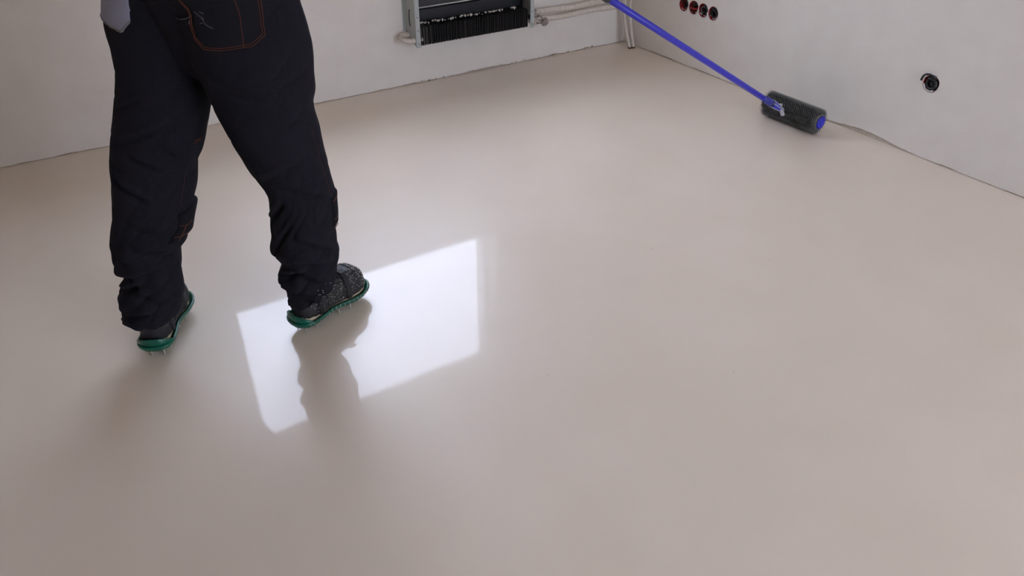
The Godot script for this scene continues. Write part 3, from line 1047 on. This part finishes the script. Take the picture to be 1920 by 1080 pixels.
# ==================================================================== convector
func build_convector():
	var z := BACK_Z
	var c := thing("convector_heater", "uncovered wall convector heater with black fins between pale grey brackets under the window", "heater", Vector3.ZERO)
	var zf := z + 0.11
	# brackets: a side plate of sheet steel with a folded front flange
	for s in [[1.6555, -1.0], [2.336, 1.0]]:
		var x: float = s[0]
		var plate := []
		for e in [-0.0012, 0.0012]:
			plate.append(PackedVector3Array([Vector3(x + e, 0.272, z + 0.003), Vector3(x + e, 0.215, zf), Vector3(x + e, 0.66, zf), Vector3(x + e, 0.66, z + 0.003)]))
		var br := part("bracket", loft(plate).commit(false), "bracket_paint", c)
		var lo_x := x if s[1] < 0.0 else x - 0.021
		part("bracket_flange", span(Vector3(lo_x - 0.001, 0.213, zf - 0.0013), Vector3(lo_x + 0.0225, 0.66, zf + 0.0013), 0.0008).commit(false), "bracket_paint", br)
		part("wall_flange", span(Vector3(x - 0.013 if s[1] < 0.0 else x, 0.272, z + 0.001), Vector3(x if s[1] < 0.0 else x + 0.014, 0.66, z + 0.004), 0.0008).commit(false), "bracket_paint", br)
		for k in 3:
			part("screw", lathe([Vector2(0.004, 0), Vector2(0.004, 0.002), Vector2(0.002, 0.003), Vector2(0, 0.003)], 10, Vector3.BACK, Vector3(lo_x + 0.011, 0.232 + 0.062 * k, zf + 0.0012)).commit(false), "wire_steel", br)
	# slot pressed in the left bracket
	var arc := []
	for k in 9:
		var t := lerpf(-0.9, 0.9, k / 8.0)
		arc.append(Vector3(1.6543, 0.345 + 0.05 * sin(t), z + 0.07 - 0.02 * cos(t)))
	part("slot", tube(arc, 0.0035, 6).commit(true), "panel_black", c)
	# fins
	var n := 124
	for i in n:
		var x := lerpf(1.684, 2.302, float(i) / (n - 1)) + rng.randf_range(-0.0012, 0.0012)
		var f := part("fin", fin_mesh(i % 5), "fin_grey" if i in [1, 3, 4, 6, 7, 11, 49] else ("fin_black" if (i * 7) % 3 else "fin_mid_grey"), c)
		f.transform = Transform3D(Basis(UP, rng.randf_range(-0.008, 0.008)), Vector3(x, 0, z))
	# the pipes through the fins
	for p in [[0.262, 0.04], [0.262, 0.085]]:
		part("heating_pipe", tube([Vector3(1.66, p[0], z + p[1]), Vector3(2.33, p[0], z + p[1])], 0.0115, 14).commit(true), "panel_black", c)
	# back sheet and the deflector above
	part("back_sheet", span(Vector3(1.675, 0.22, z + 0.004), Vector3(2.334, 0.68, z + 0.006), 0.0005).commit(false), "panel_black", c)
	var d := Shape.new()
	var prof := [Vector2(0.030, 0.365), Vector2(0.060, 0.385), Vector2(0.064, 0.43), Vector2(0.05, 0.47), Vector2(0.03, 0.66)]
	var rr := []
	for q in prof:
		rr.append(PackedVector3Array([Vector3(1.676, q.y, z + q.x), Vector3(2.331, q.y, z + q.x), Vector3(2.331, q.y + 0.002, z + q.x - 0.004), Vector3(1.676, q.y + 0.002, z + q.x - 0.004)]))
	d = loft(rr)
	part("deflector", d.commit(false), "panel_black", c)
	part("deflector_edge", tube([Vector3(1.677, 0.386, z + 0.0615), Vector3(2.331, 0.386, z + 0.0615)], 0.0030, 6).commit(true), "panel_edge", c, "bright folded edge")
	# pipe bend that leaves at the left
	var bend := [Vector3(1.70, 0.246, z + 0.092)]
	for k in 13:
		var t := PI * k / 12.0
		bend.append(Vector3(1.632 - 0.030 * sin(t), 0.254 - 0.008 * cos(t), z + 0.060 + 0.032 * cos(t)))
	bend.append(Vector3(1.70, 0.262, z + 0.028))
	part("pipe_bend", tube(bend, 0.0115, 14).commit(true), "pipe_paint", c)


func fin_mesh(k: int) -> ArrayMesh:
	var key := "fin%d" % k
	if not M.has(key):
		var dy: float = [0.0, 0.0015, -0.001, 0.002, -0.0015][k]
		var dz: float = [0.0, -0.0015, 0.001, 0.0, -0.002][k]
		M[key] = span(Vector3(-0.0006, 0.2185 + dy, 0.012), Vector3(0.0006, 0.306 + dy, 0.106 + dz), 0.0003).commit(false)
	return M[key]


func build_pipes():
	var z := BACK_Z
	# two feed pipes to the corner, with their nuts
	var spots := [[0.270, 0.050, 2.985, "upper cream painted heating pipe running from convector to the corner"], [0.232, 0.052, 3.0, "lower cream painted heating pipe with a mortar-smeared nut beside the convector"]]
	for i in 2:
		var s = spots[i]
		var p := thing("heating_pipe", s[3], "pipe", Vector3.ZERO, "heating pipes in the corner")
		var y: float = s[0]
		var zz: float = z + s[1]
		var path := []
		for k in 21:
			var x := lerpf(2.35, s[2] - 0.04, k / 20.0)
			path.append(Vector3(x, y - 0.004 + 0.003 * sin(k * 0.5 + i), zz))
		part("pipe_run", tube(path, 0.0152, 16).commit(true), "pipe_paint", p)
		var nut := Shape.new()
		var r := 0.0235 if i == 1 else 0.0195
		nut.add(lathe([Vector2(0.012, 0.0), Vector2(r * 0.9, 0.001), Vector2(r, 0.005), Vector2(r, 0.022), Vector2(r * 0.85, 0.026), Vector2(0.013, 0.028)], 6, Vector3.RIGHT, Vector3(2.396 if i == 1 else 2.362, y - 0.003, zz)))
		part("nut", nut.commit(false), "mortar_smeared_nut", p)
		if i == 1:
			part("valve_knob", lathe([Vector2(0.0, 0.0), Vector2(0.014, 0.0), Vector2(0.022, 0.006), Vector2(0.022, 0.022), Vector2(0.014, 0.029), Vector2(0, 0.030)], 10, Vector3(0, -0.45, 0.9).normalized(), Vector3(2.428, y - 0.006, zz + 0.014)).commit(false), "mortar_smeared_nut", p)
		# mortar dried on the nut
		var lumps := Shape.new()
		for k in 14:
			lumps.add(lump(Vector3(0.005, 0.004, 0.005) * rng.randf_range(0.6, 1.3), 200 + k), Transform3D(Basis(Vector3(1, 0.3, 0.2).normalized(), rng.randf() * 6.0), Vector3(2.372 + rng.randf() * 0.05, y + rng.randf_range(-0.012, 0.012), zz + 0.014 + rng.randf() * 0.01)))
		part("mortar_lumps", lumps.commit(false), "crumb", p, "", "stuff")
	# two risers that stand in the corner, leaning to the wall
	for i in 2:
		var p := thing("riser_pipe", ["left cream riser pipe going into the floor in the far corner", "right cream riser pipe against the socket wall in the far corner"][i], "pipe", Vector3.ZERO, "riser pipes in the far corner")
		var b := Vector3(2.997 + 0.022 * i, 0.0, -3.378 + 0.006 * i)
		var t := Vector3(2.990 + 0.028 * i, 0.24, -3.458 + 0.03 * i)
		var path := []
		for k in 13:
			var q := k / 12.0
			path.append(b.lerp(t, q) + Vector3(0, 0, -0.012 * sin(q * PI)))
		var up_to := 1.4
		path.append(Vector3(t.x, t.y + 0.06, t.z))
		path.append(Vector3(t.x, up_to, t.z))
		part("pipe_run", tube(path, 0.0095, 12).commit(true), "pipe_paint", p)
		part("rust_collar", tube([b, b + Vector3(0, 0.008, 0)], 0.0108, 12).commit(true), "rust", p, "rusty foot")


# ==================================================================== spiked roller
func build_roller():
	# axle runs along the wall
	var a := Vector3(2.8765, 0.059, -2.262)
	var b := Vector3(2.8840, 0.059, -1.966)
	var ax := (b - a).normalized()
	var r := thing("spiked_roller", "black spiked roller with long blue telescopic pole, resting on floor by the right wall", "roller", Vector3.ZERO)
	var length := a.distance_to(b)
	part("core", lathe([Vector2(0.0, 0.0), Vector2(0.030, 0.0), Vector2(0.0365, 0.002), Vector2(0.0365, length - 0.002), Vector2(0.030, length), Vector2(0.0, length)], 32, ax, a).commit(true), "spike_core", r)
	# rings of spikes: each ring clips on the core next to the other
	var count := 46
	var teeth := 28
	var ring := Shape.new()
	ring.add(lathe([Vector2(0.033, -0.0026), Vector2(0.0358, -0.0026), Vector2(0.0358, 0.0026), Vector2(0.033, 0.0026)], 30))
	for k in teeth:
		var t := TAU * k / teeth
		var d := Vector3(cos(t), 0, sin(t))
		ring.add(tube([d * 0.034, d * 0.046, d * 0.0585], [0.0021, 0.0015, 0.0005], 5))
	var mesh := ring.commit(true)
	var x := ax.cross(UP).normalized()
	for i in count:
		var o := part("spiked_ring", mesh, "spike_plastic", r)
		var basis_ := Basis(x, ax, x.cross(ax)).orthonormalized()
		o.transform = Transform3D(basis_.rotated(ax, (i % 2) * TAU / teeth * 0.5), a + ax * lerpf(0.006, length - 0.006, float(i) / (count - 1)))
	# blue end caps with small teeth
	for e in [[b, ax], [a, -ax]]:
		var cap := Shape.new()
		cap.add(lathe([Vector2(0.0, -0.004), Vector2(0.0255, -0.004), Vector2(0.025, 0.004), Vector2(0.022, 0.0065), Vector2(0.011, 0.0055), Vector2(0.009, 0.009), Vector2(0.0, 0.0095)], 28, e[1], e[0]))
		for k in 18:
			var t := TAU * k / 18.0
			var d: Vector3 = x * cos(t) + (e[1] as Vector3).cross(x) * sin(t)
			cap.add(tube([e[0] + d * 0.022 + e[1] * 0.004, e[0] + d * 0.030 + e[1] * 0.004], [0.003, 0.0012], 5))
		part("end_cap", cap.commit(false), "cap_blue", r, "bright blue end cap")
	# the cage wire from the socket round to the left end of the axle
	var hub := POLE_LOW + POLE_DIR * -0.035
	var w := [hub, hub + Vector3(0.03, -0.002, -0.01), hub + Vector3(0.09, 0.010, -0.01), hub + Vector3(0.155, -0.02, -0.015), hub + Vector3(0.155, -0.045, -0.03), Vector3(a.x + 0.072, a.y - 0.01, a.z - 0.012), Vector3(a.x + 0.05, a.y, a.z - 0.022), Vector3(a.x, a.y, a.z - 0.020), a]
	part("cage_wire", tube(w, 0.0035, 8).commit(true), "wire_steel", r)
	# socket, wing nut
	var s0 := POLE_LOW + POLE_DIR * 0.055
	part("handle_socket", tube([s0, s0 - POLE_DIR * 0.03, s0 - POLE_DIR * 0.06, s0 - POLE_DIR * 0.085], [0.0155, 0.014, 0.011, 0.009], 16).commit(true), "socket_blue", r)
	for k in 5:
		var t := TAU * k / 5.0 + 0.5
		var sd := POLE_DIR.cross(UP).normalized()
		var su := sd.cross(POLE_DIR)
		var d := sd * cos(t) + su * sin(t)
		part("socket_rib", tube([s0 + d * 0.0158, s0 - POLE_DIR * 0.03 + d * 0.0145, s0 - POLE_DIR * 0.085 + d * 0.0098], 0.0028, 6).commit(true), "clear_plastic", r)
	var wn := POLE_LOW + POLE_DIR * -0.034
	var across := Vector3(0.32, 0.62, -0.72).normalized()
	var wing := Shape.new()
	wing.add(lathe([Vector2(0, -0.014), Vector2(0.010, -0.013), Vector2(0.012, 0.0), Vector2(0.010, 0.013), Vector2(0, 0.014)], 12, POLE_DIR, wn))
	for sgn in [1.0, -1.0]:
		var tip: Vector3 = wn + across * 0.026 * sgn - POLE_DIR * 0.008
		wing.add(tube([wn, wn + across * 0.013 * sgn, tip, tip + across * 0.003 * sgn], [0.008, 0.0085, 0.0095, 0.004], 10))
	part("wing_nut", wing.commit(true), "wing_grey", r, "pale grey wing nut")

	# the pole
	var p0 := POLE_LOW + POLE_DIR * 0.05
	var p1 := pole_at(0.692)
	part("pole", tube([p0, p0.lerp(p1, 0.3), p0.lerp(p1, 0.6), p1], 0.0122, 24).commit(true), "pole_blue", r)
	part("pole_collar", tube([p0, p0 + POLE_DIR * 0.003, p0 + POLE_DIR * 0.036, p0 + POLE_DIR * 0.042, p0 + POLE_DIR * 0.075], [0.0150, 0.0168, 0.0165, 0.0145, 0.0126], 24).commit(true), "collar_blue", r)
	part("collar_ring", tube([p0 - POLE_DIR * 0.002, p0 + POLE_DIR * 0.010], [0.0172, 0.0172], 24).commit(true), "collar_dark", r)
	part("locking_collar", tube([p1 - POLE_DIR * 0.002, p1, p1 + POLE_DIR * 0.05, p1 + POLE_DIR * 0.056], [0.0130, 0.0165, 0.0172, 0.0125], 24).commit(true), "collar_dark", r, "dark grey locking collar")
	part("inner_pole", tube([p1 + POLE_DIR * 0.05, pole_at(0.97), pole_at(1.24)], 0.0100, 20).commit(true), "pole_blue", r)
	part("end_grip", tube([pole_at(1.232), pole_at(1.236), pole_at(1.285), pole_at(1.29)], [0.010, 0.013, 0.013, 0.009], 20).commit(true), "collar_dark", r)


# ==================================================================== socket boxes
# local frame: x along the wall (world z), y up, z out of the wall (world -x)
func wall_frame(z: float, h: float) -> Transform3D:
	return Transform3D(Basis(UP, -PI / 2), Vector3(RIGHT_X, h, z))


func cup_shape() -> Shape:
	return lathe([Vector2(0.0, -0.048), Vector2(0.033, -0.048), Vector2(0.0345, -0.046), Vector2(0.0345, -0.002), Vector2(0.0345, 0.0), Vector2(0.0325, 0.0005), Vector2(0.0318, -0.002), Vector2(0.0315, -0.044), Vector2(0.0, -0.0445)], 28, Vector3.BACK)


func rim_shape(seed_: int) -> Shape:
	var g := RandomNumberGenerator.new()
	g.seed = seed_
	var rings := []
	for k in 26:
		var t := TAU * k / 26.0
		var d := Vector3(cos(t), sin(t), 0)
		var r0 := 0.0342 + g.randf_range(-0.0012, 0.0008)
		var w := g.randf_range(0.0006, 0.0042)
		rings.append(PackedVector3Array([d * r0 + Vector3(0, 0, -0.004), d * r0 + Vector3(0, 0, 0.0012), d * (r0 + w * 0.5) + Vector3(0, 0, 0.0022), d * (r0 + w) + Vector3(0, 0, 0.0002), d * (r0 + w) + Vector3(0, 0, -0.002)]))
	rings.append(rings[0])
	return loft(rings, false)


func cable_loop(r: float, turns: float, z0: float, z1: float, start: float, wob: float) -> Array:
	var o := []
	var n := int(turns * 14)
	for k in n + 1:
		var t := float(k) / n
		var a := start + TAU * turns * t
		var rr := r * (1.0 + wob * sin(a * 1.7 + start))
		o.append(Vector3(cos(a) * rr, sin(a) * rr * 0.92, lerpf(z0, z1, t)))
	return o


func build_socket_boxes():
	var which := ["red flush socket box nearest the room corner in the row of four on right wall", "second red socket box from the corner, with a strip of red webbing across it", "third red socket box from the corner, half filled by grey cable", "last red socket box of the row, farthest from the corner, holding dark cable loops"]
	for i in 4:
		var b := thing("socket_box", which[i], "socket box", Vector3.ZERO, "row of four socket boxes near the corner")
		b.transform = wall_frame(BOX_Z[i], LOW_H)
		part("box_cup", cup_shape().commit(true), "box_red", b)
		part("plaster_rim", rim_shape(300 + i).commit(true), "plaster_fresh", b)
		var loops: Array = [[0.019, 0.9, -0.036, -0.012, 0.5, 0.1], [0.021, 0.7, -0.038, -0.010, 2.2, 0.12], [0.018, 1.9, -0.034, -0.002, -0.9, 0.16], [0.021, 2.1, -0.034, 0.000, 1.2, 0.10]][i]
		part("cable", tube(cable_loop(loops[0], loops[1], loops[2], loops[3], loops[4], loops[5]), 0.0045, 8).commit(true), "cable_grey" if i == 2 else "cable_black", b)
		part("cable", tube(cable_loop(0.011, 0.8, -0.036, -0.012, loops[4] + 2.0, 0.1), 0.004, 8).commit(true), "cable_black", b)
		if i < 3:
			part("link_web", span(Vector3(0.030, -0.012, -0.03), Vector3(0.041, 0.012, -0.004), 0.001).commit(false), "box_red", b)
		if i == 1:
			part("webbing", tube([Vector3(-0.024, -0.004, -0.004), Vector3(0.0, -0.009, -0.003), Vector3(0.024, -0.002, -0.004)], 0.005, 8).commit(true), "box_red", b)
		part("cable", tube(cable_loop(0.026, 0.6, -0.012, -0.004, loops[4] - 1.2, 0.06), 0.0035, 8).commit(true), "cable_black", b)
		# filler smeared round the box, in torn scraps
		var sm := Shape.new()
		for k in 9:
			var t := lerpf(3.5, 5.9, k / 8.0) + rng.randf_range(-0.15, 0.15)
			sm.add(lump(Vector3(0.0085, 0.0042, 0.0016) * rng.randf_range(0.6, 1.2), 900 + k + 20 * i), Transform3D(Basis(Vector3.BACK, t + 1.57 + rng.randf_range(-0.3, 0.3)), Vector3(cos(t) * 0.0395, sin(t) * 0.0395, 0.0006)))
		part("filler_smear", sm.commit(false), "plaster_fresh", b, "", "stuff")
		var cr := Shape.new()
		for k in 7:
			var t := rng.randf_range(3.4, 6.0)
			cr.add(lump(Vector3(0.0048, 0.0022, 0.003) * rng.randf_range(0.5, 1.3), 400 + k + 10 * i), Transform3D(Basis.IDENTITY, Vector3(cos(t) * 0.027, sin(t) * 0.027, -0.006 + rng.randf() * 0.004)))
		part("plaster_crumbs", cr.commit(false), "plaster_fresh", b, "", "stuff")

	# the single box with its coiled black cable
	var s := thing("socket_box", "single round socket box with coiled black cable, alone on wall right of the roller", "socket box", Vector3.ZERO)
	s.transform = wall_frame(SINGLE.x, SINGLE.y)
	part("box_cup", cup_shape().commit(true), "box_red", s)
	part("plaster_rim", rim_shape(320).commit(true), "plaster_fresh", s)
	var coil := cable_loop(0.0125, 1.0, -0.03, -0.008, 0.0, 0.03) + cable_loop(0.0225, 1.3, -0.012, 0.006, 0.3, 0.02)
	part("cable", tube(coil, 0.0058, 10).commit(true), "cable_black", s, "black coiled cable")
	part("cable_disc", lathe([Vector2(0, -0.03), Vector2(0.026, -0.03), Vector2(0.027, -0.006), Vector2(0.024, -0.004), Vector2(0.017, -0.012), Vector2(0.007, -0.011), Vector2(0.005, -0.004), Vector2(0, -0.003)], 24, Vector3.BACK).commit(true), "cable_black", s)
	part("cable_tail", tube([Vector3(0.018, 0.024, 0.004), Vector3(0.004, 0.0325, 0.008), Vector3(-0.012, 0.036, 0.010), Vector3(-0.025, 0.034, 0.011), Vector3(-0.034, 0.026, 0.011), Vector3(-0.0385, 0.014, 0.010), Vector3(-0.040, 0.005, 0.009)], 0.0042, 10).commit(true), "cable_black", s, "black cable end hooked out over the rim")
	var cr2 := Shape.new()
	for k in 12:
		var t := lerpf(3.5, 5.3, k / 11.0)
		cr2.add(lump(Vector3(0.0055, 0.0025, 0.003) * rng.randf_range(0.6, 1.3), 500 + k), Transform3D(Basis(Vector3.BACK, t + 1.57), Vector3(cos(t) * 0.029, sin(t) * 0.029, 0.002)))
	part("plaster_crumbs", cr2.commit(false), "plaster_fresh", s, "", "stuff")

	# the row higher up the wall, which the floor mirrors
	for i in UPPER_Z.size():
		var u := thing("socket_box", ["red flush socket box of the higher row, nearest the room corner, mirrored in the floor", "red flush socket box of the higher row, second from the corner, mirrored in the floor", "red flush socket box in the middle of the higher row, mirrored in the floor", "red flush socket box of the higher row, fourth from the corner, mirrored in floor", "red flush socket box of the higher row, farthest from the corner, mirrored in floor"][i], "socket box", Vector3.ZERO, "higher row of five socket boxes")
		u.transform = wall_frame(UPPER_Z[i], UPPER_H)
		part("box_cup", cup_shape().commit(true), "box_red", u)
		part("plaster_rim", rim_shape(340 + i).commit(true), "plaster_fresh", u)
		part("cable", tube(cable_loop(0.019, 1.1, -0.036, -0.012, i * 1.3, 0.1), 0.0045, 8).commit(true), "cable_black", u)


# ==================================================================== crumbs
func build_crumbs():
	# plaster crumbs lying on the convector's fins
	var s := Shape.new()
	for i in 70:
		var x := rng.randf_range(1.69, 2.27)
		if i % 3:
			x = [1.70, 1.73, 1.80, 1.83, 1.96, 1.99, 2.03, 2.12, 2.15, 2.25][i % 10] + rng.randfn(0.0, 0.012)
		x = clampf(x, 1.69, 2.27)
		var z := BACK_Z + 0.045 + absf(rng.randfn(0.0, 0.012))
		var size := rng.randf_range(0.003, 0.0085)
		s.add(lump(Vector3(size, size * 0.7, size * 0.8), 600 + i), Transform3D(Basis(UP, rng.randf() * 6.0), Vector3(x, 0.309 + size * 0.4, z)))
	var o := part("plaster_debris", s.commit(false), "crumb", self, "white plaster crumbs fallen on the black convector fins", "stuff")
	o.set_meta("category", "debris")
	# crumbs along the foot of the wall with the convector
	var t := Shape.new()
	var d := Shape.new()
	for i in 90:
		var x := rng.randfn(2.1, 0.14) if i % 2 else rng.randf_range(1.65, 2.9)
		var size := rng.randf_range(0.0015, 0.005)
		var at := Vector3(x, size * 0.4 + absf(rng.randfn(0.0, 0.005)), BACK_Z + 0.002 + rng.randf() * 0.003)
		(d if i % 4 == 0 else t).add(lump(Vector3(size, size * 0.7, size * 0.6), 700 + i), Transform3D(Basis(Vector3.BACK, rng.randf() * 6.0), at))
	var o2 := part("plaster_debris", t.commit(false), "crumb", self, "chips of broken white plaster along the foot of wall below the convector", "stuff")
	o2.set_meta("category", "debris")
	part("dark_chips", d.commit(false), "crumb_dark", o2, "", "stuff")
